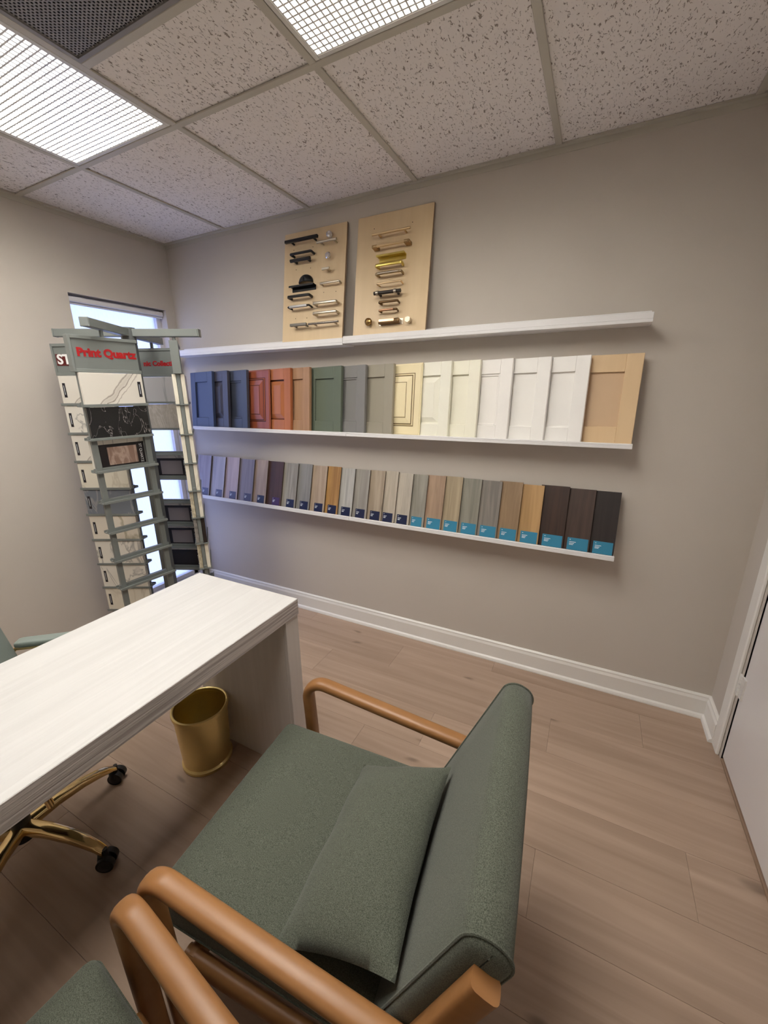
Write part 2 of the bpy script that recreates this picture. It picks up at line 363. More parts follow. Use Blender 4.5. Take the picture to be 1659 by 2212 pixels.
# ceiling ---------------------------------------------------------------
m, nt, b = nodes('fissured_mineral_tile')
tc = nt.nodes.new('ShaderNodeTexCoord'); ge = nt.nodes.new('ShaderNodeNewGeometry')
def pits(scale, thr, stretch, rotz):
    mp = nt.nodes.new('ShaderNodeMapping'); mp.inputs['Scale'].default_value = (1, stretch, 1); mp.inputs['Rotation'].default_value = (0, 0, rotz); nt.links.new(ge.outputs['Position'], mp.inputs[0])
    no = nt.nodes.new('ShaderNodeTexNoise'); no.inputs['Scale'].default_value = scale; no.inputs['Detail'].default_value = 2; no.inputs['Roughness'].default_value = .6; no.inputs['Distortion'].default_value = .8; nt.links.new(mp.outputs[0], no.inputs['Vector'])
    r_ = nt.nodes.new('ShaderNodeMapRange'); r_.inputs[1].default_value = thr; r_.inputs[2].default_value = thr+.045; nt.links.new(no.outputs['Fac'], r_.inputs[0]); return r_.outputs[0]
p1 = pits(150, .615, .45, .25); p2 = pits(90, .65, .5, -.2)
mxm = nt.nodes.new('ShaderNodeMath'); mxm.operation = 'MAXIMUM'; nt.links.new(p1, mxm.inputs[0]); nt.links.new(p2, mxm.inputs[1])
mx = nt.nodes.new('ShaderNodeMix'); mx.data_type = 'RGBA'; mx.inputs[6].default_value = (.85, .805, .775, 1); mx.inputs[7].default_value = (.33, .285, .25, 1); nt.links.new(mxm.outputs[0], mx.inputs[0]); nt.links.new(mx.outputs[2], b.inputs['Base Color'])
iv = nt.nodes.new('ShaderNodeMath'); iv.operation = 'SUBTRACT'; iv.inputs[0].default_value = 1; nt.links.new(mxm.outputs[0], iv.inputs[1])
bp = nt.nodes.new('ShaderNodeBump'); bp.inputs['Strength'].default_value = .6; bp.inputs['Distance'].default_value = .004; nt.links.new(iv.outputs[0], bp.inputs['Height']); nt.links.new(bp.outputs['Normal'], b.inputs['Normal'])
setp(b, Roughness=.95, Specular_IOR_Level=.1)
tilem = m
ceiling = bx('ceiling', (-.12, -DEP-.12, H+.17), (W+.12, .12, H+.25), plain('plenum_deck', (.3, .3, .3), .9), kind='structure')
X0, T, C1 = .550, .61, .793
LX = [0.0]+[X0+T*k for k in range(5)]+[W]
CY = [0.0, -C1, -C1-1.22, -DEP]
TB = .012    # half tee width
def tee(p0, p1):
    (x0, y0), (x1, y1) = p0, p1
    if x0 == x1: lo, hi = (x0-TB, min(y0, y1), H), (x0+TB, max(y0, y1), H+.006); lo2, hi2 = (x0-.002, min(y0, y1), H+.006), (x0+.002, max(y0, y1), H+.035)
    else: lo, hi = (min(x0, x1), y0-TB, H-.0005), (max(x0, x1), y0+TB, H+.0055); lo2, hi2 = (min(x0, x1), y0-.002, H+.006), (max(x0, x1), y0+.002, H+.035)
    MB().box(lo, hi, .0012).box(lo2, hi2).build('ceiling_tee', teem, ceiling)
for k, x in enumerate(LX[1:-1]): tee((x, -.0), (x, -DEP))
for yy in CY[1:-1]: tee((.0, yy), (W, yy))
GY0, GY1 = -C1-.312, -C1-.312-.61        # cut strip, then the return grille, then another cut strip
tee((LX[2]+TB, GY0), (LX[3]-TB, GY0)); tee((LX[2]+TB, GY1), (LX[3]-TB, GY1))
ang = MB()
ang.box((0, -.022, H-.001), (W, 0, H+.006)).box((0, -.003, H-.022), (W, -.0, H)).box((0, -DEP, H-.001), (.022, -.022, H+.006)).box((0, -DEP, H-.022), (.003, -.003, H)).box((W-.022, -DEP, H-.001), (W, -.022, H+.006)).box((W-.003, -DEP, H-.022), (W, -.003, H))
ang.build('wall_angle', teem, ceiling)
LIGHTS = ((1, 1), (3, 1))
def ctile(x0, x1, y0, y1):
    g = .004
    MB().box((x0+g, y1+g, H+.007), (x1-g, y0-g, H+.024), .0025).build('ceiling_tile', tilem, ceiling)
for i in range(len(LX)-1):
    for j in range(len(CY)-1):
        if (i, j) in LIGHTS: continue
        x0, x1, y0, y1 = LX[i], LX[i+1], CY[j], CY[j+1]
        if (i, j) == (2, 1): ctile(x0, x1, y0, GY0); ctile(x0, x1, GY1, y1)
        else: ctile(x0, x1, y0, y1)
# air return grille
gx0, gx1 = LX[2]+TB, LX[3]-TB
gr = thing('air_return_grille', 'grey perforated metal return air grille set in the ceiling grid', 'vent', ((gx0+gx1)/2, (GY0+GY1)/2, H))
hx, hy = (gx1-gx0)/2-.001, (GY0-GY1)/2-TB-.001
pm = MB(); pitch = .0098; nx = int(2*(hx-.012)/pitch); ny = int(2*(hy-.012)/pitch); ox, oy = -nx*pitch/2, -ny*pitch/2
vs_, fs_ = [], []
for i in range(nx):
    for j in range(ny):
        cx, cy = ox+(i+.5)*pitch, oy+(j+(.5 if i % 2 else 0))*pitch; k = len(vs_); h = pitch/2; rr = pitch*.36
        vs_ += [(cx-h, cy-h, 0), (cx+h, cy-h, 0), (cx+h, cy+h, 0), (cx-h, cy+h, 0)]
        vs_ += [(cx+rr*math.cos(R(a)), cy+rr*math.sin(R(a)), 0) for a in (225, 285, 345, 45, 105, 165)]
        fs_ += [(k, k+1, k+6, k+5, k+4), (k+1, k+2, k+7, k+6), (k+2, k+3, k+9, k+8, k+7), (k+3, k, k+4, k+9)]
me = bpy.data.meshes.new('perforated_face'); me.from_pydata(vs_, [], fs_); me.materials.append(plain('perforated_steel', (.26, .25, .245), .5))
pf = link('perforated_face', me, gr, (0, 0, .004)); so = pf.modifiers.new('thick', 'SOLIDIFY'); so.thickness = .0015; so.offset = 1
fr = MB(); 
for lo, hi in (((-hx, -hy, .0), (hx, oy, .008)), ((-hx, -oy, .0), (hx, hy, .008)), ((-hx, oy, .0), (ox, -oy, .008)), ((-ox, oy, .0), (hx, -oy, .008))): fr.box(lo, hi)
fr.build('frame', MATS['perforated_steel'], gr)
bk = MB(); bk.box((-hx, -hy, .12), (hx, hy, .125)); bk.box((-hx, -hy, .008), (-hx+.002, hy, .12)); bk.box((hx-.002, -hy, .008), (hx, hy, .12)); bk.box((-hx, -hy, .008), (hx, -hy+.002, .12)); bk.box((-hx, hy-.002, .008), (hx, hy, .12))
bk.build('duct_box', plain('duct_black', (.02, .02, .02), .9), gr)
# troffer lights with egg-crate louvres
em, nt, b = nodes('lamp_diffuser'); e = nt.nodes.new('ShaderNodeEmission'); e.inputs[0].default_value = (1.0, .955, .885, 1); e.inputs[1].default_value = LAMP; nt.links.new(e.outputs[0], nt.nodes['Material Output'].inputs[0])
louvm = plain('louvre_plastic', (.82, .82, .80), .35)
setp(louvm.node_tree.nodes['Principled BSDF'], Transmission_Weight=.0)
labs = ('lit ceiling light with white egg-crate louvre beside the perforated grille, nearer the left wall', 'lit ceiling light with white egg-crate louvre cut off by the top edge')
for (i, j), lb in zip(LIGHTS, labs):
    x0, x1, y0, y1 = LX[i]+TB, LX[i+1]-TB, CY[j]-TB, CY[j+1]+TB
    cx, cy = (x0+x1)/2, (y0+y1)/2; hx, hy = (x1-x0)/2-.0015, (y0-y1)/2-.0015
    L = thing('ceiling_light', lb, 'ceiling light', (cx, cy, H), group='recessed ceiling lights')
    f = MB(); t = .016
    f.box((-hx, -hy, 0), (-hx+t, hy, .01), .002).box((hx-t, -hy, 0), (hx, hy, .01), .002).box((-hx+t, -hy, 0), (hx-t, -hy+t, .01), .002).box((-hx+t, hy-t, 0), (hx-t, hy, .01), .002)
    f.build('door_frame', plain('troffer_white', (.70, .69, .65), .4), L)
    lv = MB(); ix, iy = hx-t, hy-t; nxl, nyl = 30, 62; bw = .0026; z0, z1 = .001, .0035
    for k in range(nxl+1):
        x = -ix+2*ix*k/nxl; lv.box((x-bw, -iy, z0), (x+bw, iy, z1))
    for k in range(nyl+1):
        y = -iy+2*iy*k/nyl; lv.box((-ix, y-bw, z0+.0002), (ix, y+bw, z1-.0002))
    lv.build('louvre', louvm, L)
    bx('diffuser', (-ix, -iy, .0050), (ix, iy, .0065), em, L)
    hs = MB(); hs.box((-hx, -hy, .10), (hx, hy, .105)); hs.box((-hx, -hy, .010), (-hx+.002, hy, .10)); hs.box((hx-.002, -hy, .010), (hx, hy, .10)); hs.box((-hx, -hy, .010), (hx, -hy+.002, .10)); hs.box((-hx, hy-.002, .010), (hx, hy, .10))
    hs.build('housing', MATS['troffer_white'], L)

# ------------------------------------------------------------------ wall ledges
LSEAM, LEND, LSTART = 1.410, 2.786, .06
def ledge(x0, x1, z, lip, back, depth, label, slope=0):
    t = thing('picture_ledge', label, 'shelf', (x0, 0, z), group='white wall ledges', rot=(0, slope, 0))
    L = x1-x0
    bx('shelf_board', (0, -depth, 0), (L, 0, .012), ledgem, t, bevel=.001)
    bx('front_lip', (0, -depth, .012), (L, -depth+.012, lip), ledgem, t, bevel=.0015)
    bx('back_strip', (0, -.012, .012), (L, 0, back), ledgem, t, bevel=.0015)
    return t
ZT, ZM, ZL = 1.720, 1.241, .745
SLO = .0036
zl = lambda x: .7435+(2.786-x)*SLO
for x0, x1, s in ((LSTART, LSEAM-.001, 0), (LSEAM+.001, LEND, 1)):
    ledge(x0, x1, ZT+(0 if s else -.006), .035, .055, .12, ('upper white wall ledge carrying the pale board of dark handles', 'upper white wall ledge carrying the board of brass handles, right end bare')[s])
    ledge(x0, x1, ZM, .021, .05, .12, ('middle white wall ledge under the dark and orange cabinet doors', 'middle white wall ledge under the cream, white and maple doors')[s])
    ledge(x0, x1, zl(x0), .022, .05, .12, ('lowest white wall ledge under the floor samples with navy cards', 'lowest white wall ledge under the floor samples with light blue cards')[s], SLO)

# ------------------------------------------------------------------ hardware boards
ply = grain('birch_plywood', (.62, .46, .275), (.74, .575, .36), 'z', 16, .10, .42, (.25, .75), .05, spec=.4)
plye = grain('plywood_edge', (.22, .14, .08), (.42, .30, .19), 'z', 90, .05, .6)
LEAN = R(9.15)
def hboard(x, label):
    t = thing('hardware_board', label, 'display board', (x, -.106, 1.735), rot=(-LEAN, 0, 0), group='handle display boards')
    # local: x right, z up the board, -y out of the board face; z=.035 is where the ledge lip hides the board
    o = MB().box((0, .0, .0), (.40, .012, .578), .0008).build('board', ply, t)
    bx('board_edge', (.40, .0003, .0005), (.4008, .0117, .5775), plye, t)
    return t
ZB = .0355   # local z of the measuring origin (point 1.77 m up)
def bar_pull(t, x0, x1, z, mat, r=.0055, so=.03, posts=None, sq=False, name='bar_pull', bow=0.0, pr=None, **tg):
    so *= 1.15
    z += ZB; mb = MB()
    if sq: mb.box((x0, -so-r, z-r), (x1, -so+r, z+r), .0012)
    elif bow:
        pts = [(x0+(x1-x0)*k/16, -so-bow*math.sin(math.pi*k/16)+bow*.4, z) for k in range(17)]; mb.sweep(pts, rsec(r, r, 10, 2), side=(0, 0, 1))
    else: mb.cyl((x0, -so, z), (x1, -so, z), r, n=14)
    if posts is None: posts = (x0+(x1-x0)*.16, x1-(x1-x0)*.16)
    for px in posts: mb.cyl((px, 0, z), (px, -so, z), (pr or r*.75), n=10)
    return mb.build(name, mat, t, smooth=True, **tg)
def arch_pull(t, x0, x1, z, mat, wz=.009, th=.007, so=.028, splay=.012, name='arch_pull', rnd=2.0):
    """handle whose ends turn back to the board"""
    z += ZB; mb = MB(); so *= 1.2
    pts = fillet([(x0-splay*0+.004, 0, z), (x0+splay*.0, -so, z), (x1, -so, z), (x1-.004, 0, z)], [.006, .006], 5)
    mb.sweep(pts, rsec(wz/2, th/2, 12, 5 if rnd == 0 else rnd), side=(0, 0, 1))
    return mb.build(name, mat, t, smooth=True)
def drill(t, pts):
    hm = plain('drill_hole', (.03, .02, .015), .9)
    for x, z in pts: MB().cyl((x, -.0006, z+ZB), (x, .004, z+ZB), .0022, n=8).build('drill_hole', hm, t)
b1 = hboard(.997, 'pale birch board of black and nickel cabinet handles leaning on the upper ledge')
bar_pull(b1, .031, .245, .484, matblack, .0068, sq=True, label='long black bar handle')
k = MB(); k.ball((.308, -.022, .486+ZB), .017, u=8, v=6); k.cyl((.308, 0, .47+ZB), (.308, -.014, .478+ZB), .007); k.build('crystal_knob', plain('faceted_crystal', (.72, .70, .70), .08, .35), b1, label='faceted clear crystal knob')
bar_pull(b1, .240, .362, .452, nickel, .006)
arch_pull(b1, .067, .205, .419, matblack, .012, .012)
bar_pull(b1, .068, .197, .387, matblack, .0085, so=.026)
k = MB(); k.lathe([(0, -.030), (.012, -.029), (.0165, -.024), (.0165, -.021), (.011, -.015), (.006, -.012), (.006, 0)], 20); o = k.build('knob', chrome, b1, smooth=True, label='round chrome knob'); o.rotation_euler = (R(-90), 0, 0); o.location = (.304, 0, .388+ZB)
k = MB(); k.box((.276, -.034, .315+ZB), (.322, -.024, .327+ZB), .0015); k.box((.300, -.026, .316+ZB), (.313, 0, .326+ZB), .0015); k.build('t_knob', nickel, b1, smooth=True)
# black cup pull: quarter dome, open below
k = MB(); cx, cz, rw, rh, dp = .155, .278+ZB, .047, .042, .026
ringsv = []
for i in range(7):
    a = math.pi/2*i/6; ringsv.append([k.bm.verts.new((cx+rw*math.cos(math.pi*j/16)*math.cos(a*.98), -dp*math.sin(a)-.001, cz+rh*math.sin(math.pi*j/16)*math.cos(a*.75))) for j in range(17)])
for A, B_ in zip(ringsv, ringsv[1:]):
    for j in range(16): k.bm.faces.new((A[j], A[j+1], B_[j+1], B_[j]))
o = k.build('cup_pull', matblack, b1, smooth=True, label='black half-moon cup handle'); o.modifiers.new('thick', 'SOLIDIFY').thickness = .002
arch_pull(b1, .262, .385, .253, nickel, .010, .006, so=.022, name='bow_pull')
k = MB(); k.box((.059, -.030, .259+ZB), (.222, 0, .263+ZB), .001); k.box((.064, -.004, .238+ZB), (.222, 0, .262+ZB), .001); k.box((.059, -.030, .253+ZB), (.222, -.027, .262+ZB), .001); k.build('edge_pull', matblack, b1)
arch_pull(b1, .058, .201, .204, matblack, .013, .010, rnd=0)
arch_pull(b1, .061, .204, .151, matblack, .010, .010); bx('grip', (.073, -.0405, .1445+ZB), (.190, -.0275, .1565+ZB), plain('pewter_grip', (.42, .41, .40), .35, .7), b1, bevel=.002)
arch_pull(b1, .230, .374, .155, nickel, .013, .008, rnd=0)
arch_pull(b1, .231, .377, .105, nickel, .012, .008, rnd=0)
bar_pull(b1, .083, .192, .055, plain('pewter', (.20, .185, .16), .35, .7), .0066, sq=True)
bar_pull(b1, .205, .394, .053, metal('black_nickel', (.34, .31, .28), .2), .0055)
drill(b1, [(.064, .456), (.191, .454), (.083, .354), (.18, .351), (.272, .218), (.349, .215), (.09, .101), (.167, .098)])
b2 = hboard(1.463, 'pale birch board of brass, gold and copper cabinet handles leaning on the upper ledge')
bar_pull(b2, .102, .302, .435, champ, .0055)
arch_pull(b2, .108, .299, .380, champ, .010, .009, rnd=0); 
for px in (.108, .278): bx('pull_block', (px-.003, -.038, .373+ZB), (px+.024, -.002, .387+ZB), metal('dull_bronze', (.42, .28, .14), .4), b2, bevel=.001)
k = MB(); k.box((.127, -.030, .338+ZB), (.276, 0, .343+ZB), .001); k.box((.132, -.003, .318+ZB), (.276, 0, .343+ZB), .001); k.box((.127, -.030, .334+ZB), (.276, -.027, .342+ZB), .001); k.build('edge_pull', yellowgold, b2)
arch_pull(b2, .130, .268, .293, yellowgold, .014, .009, rnd=0)
arch_pull(b2, .133, .270, .254, metal('aged_brass', (.40, .31, .19), .3), .013, .011)
bar_pull(b2, .145, .255, .254, nickel, .0045, so=.031, posts=(), name='grip_rod')
arch_pull(b2, .140, .271, .209, champ, .008, .006)
bar_pull(b2, .131, .274, .165, plain('dark_wood_grip', (.02, .014, .01), .4), .0085, so=.03, posts=(.152, .249))
for px in (.150, .246): MB().cyl((px-.006, -.0345, .165+ZB), (px+.006, -.0345, .165+ZB), .0115).build('ferrule', nickel, b2, smooth=True)
arch_pull(b2, .157, .260, .123, bronze, .012, .008, so=.026)
arch_pull(b2, .158, .256, .086, bronze, .011, .007, so=.024); bar_pull(b2, .163, .238, .086, copper, .0052, so=.026, posts=(), name='grip_rod')
k = MB(); k.lathe([(0, -.036), (.009, -.035), (.0165, -.030), (.0195, -.022), (.017, -.015), (.010, -.010), (.008, 0)], 24); o = k.build('knob', metal('antique_brass', (.34, .21, .08), .28), b2, smooth=True, label='round antique brass knob'); o.rotation_euler = (R(-90), 0, 0); o.location = (.100, 0, .040+ZB)
k = MB(); k.box((.153, -.002, .022+ZB), (.283, 0, .050+ZB), .0008); k.build('back_plate', nickel, b2)
k = MB(); k.box((.157, -.026, .024+ZB), (.268, -.002, .047+ZB), .004, 2); k.build('bin_pull', bronze, b2, smooth=True, label='bronze bin handle with copper face'); bx('copper_face', (.161, -.0285, .032+ZB), (.245, -.0255, .045+ZB), copper, b2, bevel=.001)
k = MB(); k.cyl((.318, 0, .033+ZB), (.318, -.016, .033+ZB), .006); k.cyl((.318, -.014, .033+ZB), (.318, -.032, .033+ZB), .0145, n=6); k.build('hex_knob', nickel, b2, label='six-sided satin nickel knob')
drill(b2, [(.093, .48), (.297, .475)])

# ------------------------------------------------------------------ cabinet door samples
def paint(n, rgb, rough=.38):
    if max(rgb) < 200: g_ = sum(rgb)/3; rgb = [(.85*v+.15*g_)*.90 for v in rgb]
    return plain(n, srgb(*rgb), rough, var=.03, scale=10)
cherry = grain('glazed_cherry', srgb(126, 62, 40), srgb(166, 92, 62), 'z', 24, .1, .3, (.25, .75), .04)
orange = grain('orange_maple', srgb(160, 94, 56), srgb(186, 118, 76), 'z', 22, .1, .32, (.25, .75), .04)
oakt = grain('taupe_oak', srgb(150, 112, 82), srgb(182, 145, 112), 'z', 40, .06, .5, (.25, .75), .1)
maple = grain('raw_maple', srgb(212, 180, 138), srgb(230, 202, 162), 'z', 14, .12, .5, (.25, .75), .04)
maplep = grain('raw_maple_panel', srgb(204, 172, 138), srgb(216, 188, 154), 'z', 8, .35, .5, (.25, .75), .03)
glz = plain('glaze_line', srgb(120, 100, 62), .6)
mglz = plain('amber_glaze_line', srgb(104, 54, 26), .6)
dglz = plain('dark_glaze_line', srgb(70, 28, 14), .6)
bead = lambda m: m
DW, DH, DT = .258, .362, .0195
doors = [  # right edge x, colour, style, label
 (.362, paint('navy_paint', (62, 76, 112)), 'shaker', 'navy blue shaker cabinet door sample, leftmost on the middle ledge'),
 (.501, paint('charcoal_violet_paint', (76, 74, 88)), 'raised', 'charcoal cabinet door sample with raised panel beside the navy one'),
 (.666, paint('slate_paint', (72, 78, 94)), 'bead', 'dark slate cabinet door sample left of the red cherry one'),
 (.840, cherry, 'ornate', 'red cherry cabinet door sample with glazed stepped mouldings'),
 (1.011, orange, 'raised', 'orange maple cabinet door sample with raised panel'),
 (1.149, oakt, 'shaker', 'brown wood-grained shaker door sample beside the green one'),
 (1.364, paint('sage_green_paint', (112, 124, 104)), 'shaker', 'sage green painted shaker cabinet door sample'),
 (1.516, paint('grey_paint', (146, 144, 142)), 'bead', 'mid grey painted cabinet door sample beside the sage green one'),
 (1.682, paint('putty_paint', (176, 168, 148)), 'shaker', 'putty beige painted shaker cabinet door sample'),
 (1.835, paint('antique_cream', (240, 226, 186)), 'ornate', 'antique cream cabinet door sample with glazed stepped mouldings'),
 (1.990, paint('ivory_paint', (240, 238, 222)), 'raised', 'ivory white cabinet door sample with raised panel'),
 (2.130, paint('cream_white_paint', (242, 239, 220)), 'shaker', 'cream white shaker door sample right of the ivory raised one'),
 (2.277, paint('soft_white_paint', (244, 241, 236)), 'bead', 'soft white door sample with double line around its panel'),
 (2.437, paint('white_paint_a', (246, 244, 239)), 'shaker', 'white shaker door sample, second left of the raw maple one'),
 (2.591, paint('white_paint_b', (247, 245, 241)), 'shaker', 'white shaker door sample overlapping the raw maple one'),
 (2.783, maple, 'shaker', 'raw maple shaker cabinet door sample, rightmost on the middle ledge'),
]
YAW = math.asin(.0212/.137)
for i, (xr, mt, style, lb) in enumerate(doors):
    yaw = YAW if i < 15 else R(4.2)
    dx = xr-(doors[i-1][0] if i else xr-.15)
    wd = .300 if mt is maple else DW
    # pivot at the right bottom edge; local x runs left (negative)
    yb = -.104 if i < 15 else -.086
    t = thing('cabinet_door_sample', lb, 'door sample', (xr, yb, ZM+.0155), rot=(-R(5.8), 0, 0), group='cabinet door samples')
    M_ = Matrix.Rotation(-yaw, 4, 'Z')
    st = .062 if mt is maple else .056
    def pc(name, lo, hi, m_, bev=.0015):
        mb = MB(); mb.box(lo, hi, bev, 1, M_); return mb.build(name, m_, t)
    x0, x1, z1 = -wd, 0.0, DH
    f0 = .0148 if style == 'ornate' else 0.0; rl = st+.008
    pc('stile', (x1-st, f0, 0), (x1, DT, z1), mt); pc('stile', (x0, f0, 0), (x0+st, DT, z1), mt)
    pc('rail', (x0+st, f0+.0003, z1-rl), (x1-st, DT, z1), mt); pc('rail', (x0+st, f0+.0003, 0), (x1-st, DT, rl), mt)
    a0, a1, c0, c1 = x0+st, x1-st, rl, z1-rl
    pmat = maplep if mt is maple else mt
    if style == 'shaker': pc('centre_panel', (a0, .0105, c0), (a1, .0155, c1), pmat, 0)
    elif style == 'bead':
        pc('centre_panel', (a0, .010, c0), (a1, .015, c1), pmat, 0)
        q = .010; mb = MB()
        for lo, hi in (((a0, .005, c0), (a0+q, .011, c1)), ((a1-q, .005, c0), (a1, .011, c1)), ((a0+q, .005, c0), (a1-q, .011, c0+q)), ((a0+q, .005, c1-q), (a1-q, .011, c1))): mb.box(lo, hi, .0015, 1, M_)
        mb.build('bead_moulding', mt, t)
    else:
        def frustum(name, a0, a1, c0, c1, yb, inset, yf, m_):
            mb = MB(); vs = [M_ @ Vector(v) for v in ((a0, yb, c0), (a1, yb, c0), (a1, yb, c1), (a0, yb, c1), (a0+inset, yf, c0+inset), (a1-inset, yf, c0+inset), (a1-inset, yf, c1-inset), (a0+inset, yf, c1-inset))]
            mb.add(vs, [(0, 1, 5, 4), (1, 2, 6, 5), (2, 3, 7, 6), (3, 0, 4, 7), (4, 5, 6, 7), (3, 2, 1, 0)]); return mb.build(name, m_, t)
        if style == 'raised':
            pc('panel_back', (a0, .012, c0), (a1, .016, c1), mglz if mt is orange else mt, 0)
            frustum('raised_panel', a0+.008, a1-.008, c0+.008, c1-.008, .012, .022, .004, mt)
            frustum('panel_field', a0+.031, a1-.031, c0+.031, c1-.031, .005, .0015, .0025, mt)
        else:
            gl_ = glz if i > 5 else dglz
            g_ = .0145
            frustum('outer_moulding', x0+.004, x1-.004, .004, z1-.004, g_+.001, .004, g_-.003, mt)
            pc('glaze_groove', (a0-.016, g_-.0034, c0-.016), (a1+.016, g_+.001, c1+.016), gl_, 0)
            frustum('stepped_moulding', a0-.0125, a1+.0125, c0-.0125, c1+.0125, g_-.003, .005, g_-.0075, mt)
            pc('glaze_groove', (a0-.0065, g_-.0079, c0-.0065), (a1+.0065, g_-.003, c1+.0065), gl_, 0)
            frustum('raised_panel', a0-.0035, a1+.0035, c0-.0035, c1+.0035, g_-.0075, .030, g_-.0125, mt)
            pc('glaze_groove', (a0+.0275, g_-.0128, c0+.0275), (a1-.0275, g_-.009, c1-.0275), gl_, 0)
            frustum('panel_field', a0+.030, a1-.030, c0+.030, c1-.030, g_-.0125, .003, g_-.0145, mt)

# ------------------------------------------------------------------ flooring samples
navy = plain('navy_card', srgb(22, 32, 66), .4); slate = plain('violet_card', srgb(70, 70, 100), .4); blue = plain('blue_card', srgb(54, 130, 162), .35); plum = plain('plum_card', srgb(64, 42, 88), .4)
ink = plain('card_print', (.75, .8, .85), .5); edgem = plain('plank_edge', srgb(70, 60, 50), .6)
fl = [ # right-edge x, colours, card, words
 (.219, (176, 166, 176), (160, 148, 160), slate, 'lilac grey wood-grained floor sample, nearest the display rack'),
 (.359, (190, 184, 192), (174, 168, 180), slate, 'pale silver floor sample, second from the display rack'),
 (.492, (206, 184, 184), (194, 170, 172), slate, 'pale pink floor sample left of the violet grey one'),
 (.629, (156, 146, 160), (136, 128, 146), slate, 'violet grey wood-grained floor sample right of the pale pink one'),
 (.748, (190, 166, 148), (176, 150, 134), navy, 'pinkish tan floor sample left of the dark brown one'),
 (.878, (92, 62, 54), (76, 50, 44), plum, 'dark reddish brown floor sample with plum card among pale ones'),
 (.996, (170, 164, 152), (140, 134, 124), navy, 'grey floor sample with cathedral grain right of the reddish brown one'),
 (1.105, (150, 148, 144), (134, 132, 130), navy, 'plain mid grey floor sample with navy card'),
 (1.217, (196, 174, 148), (172, 146, 122), navy, 'light tan floor sample left of the golden oak with navy card'),
 (1.316, (200, 150, 82), (168, 116, 56), navy, 'golden orange oak floor sample with navy card'),
 (1.414, (194, 192, 184), (160, 158, 152), navy, 'whitewashed grey floor sample right of the golden oak with navy card'),
 (1.514, (168, 162, 152), (148, 142, 134), navy, 'grey beige floor sample right of the whitewashed grey one'),
 (1.612, (188, 170, 146), (158, 138, 114), navy, 'knotty tan floor sample with navy card'),
 (1.694, (208, 196, 176), (188, 174, 152), navy, 'cream floor sample right of the knotty tan one'),
 (1.784, (206, 196, 178), (184, 172, 154), navy, 'off-white cream floor sample, last with a navy card'),
 (1.871, (166, 160, 146), (142, 138, 126), blue, 'grey floor sample, first with a light blue card'),
 (1.970, (182, 150, 122), (170, 138, 110), blue, 'pinkish beige smooth floor sample with light blue card'),
 (2.063, (190, 170, 136), (164, 144, 112), blue, 'light straw floor sample with light blue card'),
 (2.162, (160, 156, 140), (136, 132, 118), blue, 'knotty greenish grey floor sample with light blue card'),
 (2.263, (148, 140, 130), (128, 120, 112), blue, 'taupe grey straight-grained floor sample with light blue card'),
 (2.362, (166, 134, 98), (142, 112, 78), blue, 'brown tan knotty floor sample left of the golden oak with blue card'),
 (2.461, (198, 154, 96), (172, 126, 70), blue, 'golden oak floor sample with light blue card'),
 (2.572, (72, 46, 34), (54, 34, 26), blue, 'dark chocolate brown floor sample right of the golden oak'),
 (2.682, (86, 64, 54), (68, 50, 42), blue, 'dark umber floor sample, second from the right end'),
 (2.782, (50, 38, 36), (38, 29, 28), blue, 'blackish brown floor sample at the right end of the lowest ledge'),
]
FH = .292
def fsr(c, k=.97): g_ = sum(c)/3; return srgb(*[(.86*v+.14*g_)*k for v in c])
px = .085
for i, (xr, ca, cb, card, lb) in enumerate(fl):
    dx = xr-px; px = xr
    knots = (9, .10, .8) if i in (12, 18, 20) else None
    mt = grain('vinyl_%d' % i, fsr(ca), fsr(cb, .86), 'z', 34 if i not in (4, 16) else 60, .07, .5, (.36, .64), .12, knots=knots, detail=7, dist=.9)
    wd = dx+.016; th = .009
    t = thing('flooring_sample', lb, 'flooring sample', (xr, -.102, zl(xr)+.0150), rot=(-R(14.2), 0, 0), group='flooring samples on the lowest ledge')
    yaw = math.asin(min(.5, .0112/dx)); M_ = Matrix.Rotation(-yaw, 4, 'Z')
    h = FH+random.uniform(-.004, .003)
    MB().box((-wd, 0, 0), (0, .002, h), .0006, 1, M_).build('wear_layer', mt, t)
    MB().box((-wd, .002, 0), (-.0015, th, h-.001), 0, 1, M_).build('core_board', edgem, t)
    cw, ch = .066, .052
    cx1 = -.012
    if i > 15: cw, ch, cx1 = dx*.80, .056, -.006
    cd = MB().box((cx1-cw, -.0012, .005), (cx1, -.0002, .005+ch), 0, 1, M_).build('label_card', card, t)
    pr = MB()
    for k, (u0, u1, v) in enumerate(((.10, .16, .82), (.10, .42, .62), (.10, .34, .50), (.10, .30, .40))):
        pr.box((cx1-cw+cw*u0, -.0015, .005+ch*v), (cx1-cw+cw*u1, -.0012, .005+ch*(v+.05)), 0, 1, M_)
    pr.build('card_lines', ink, cd)

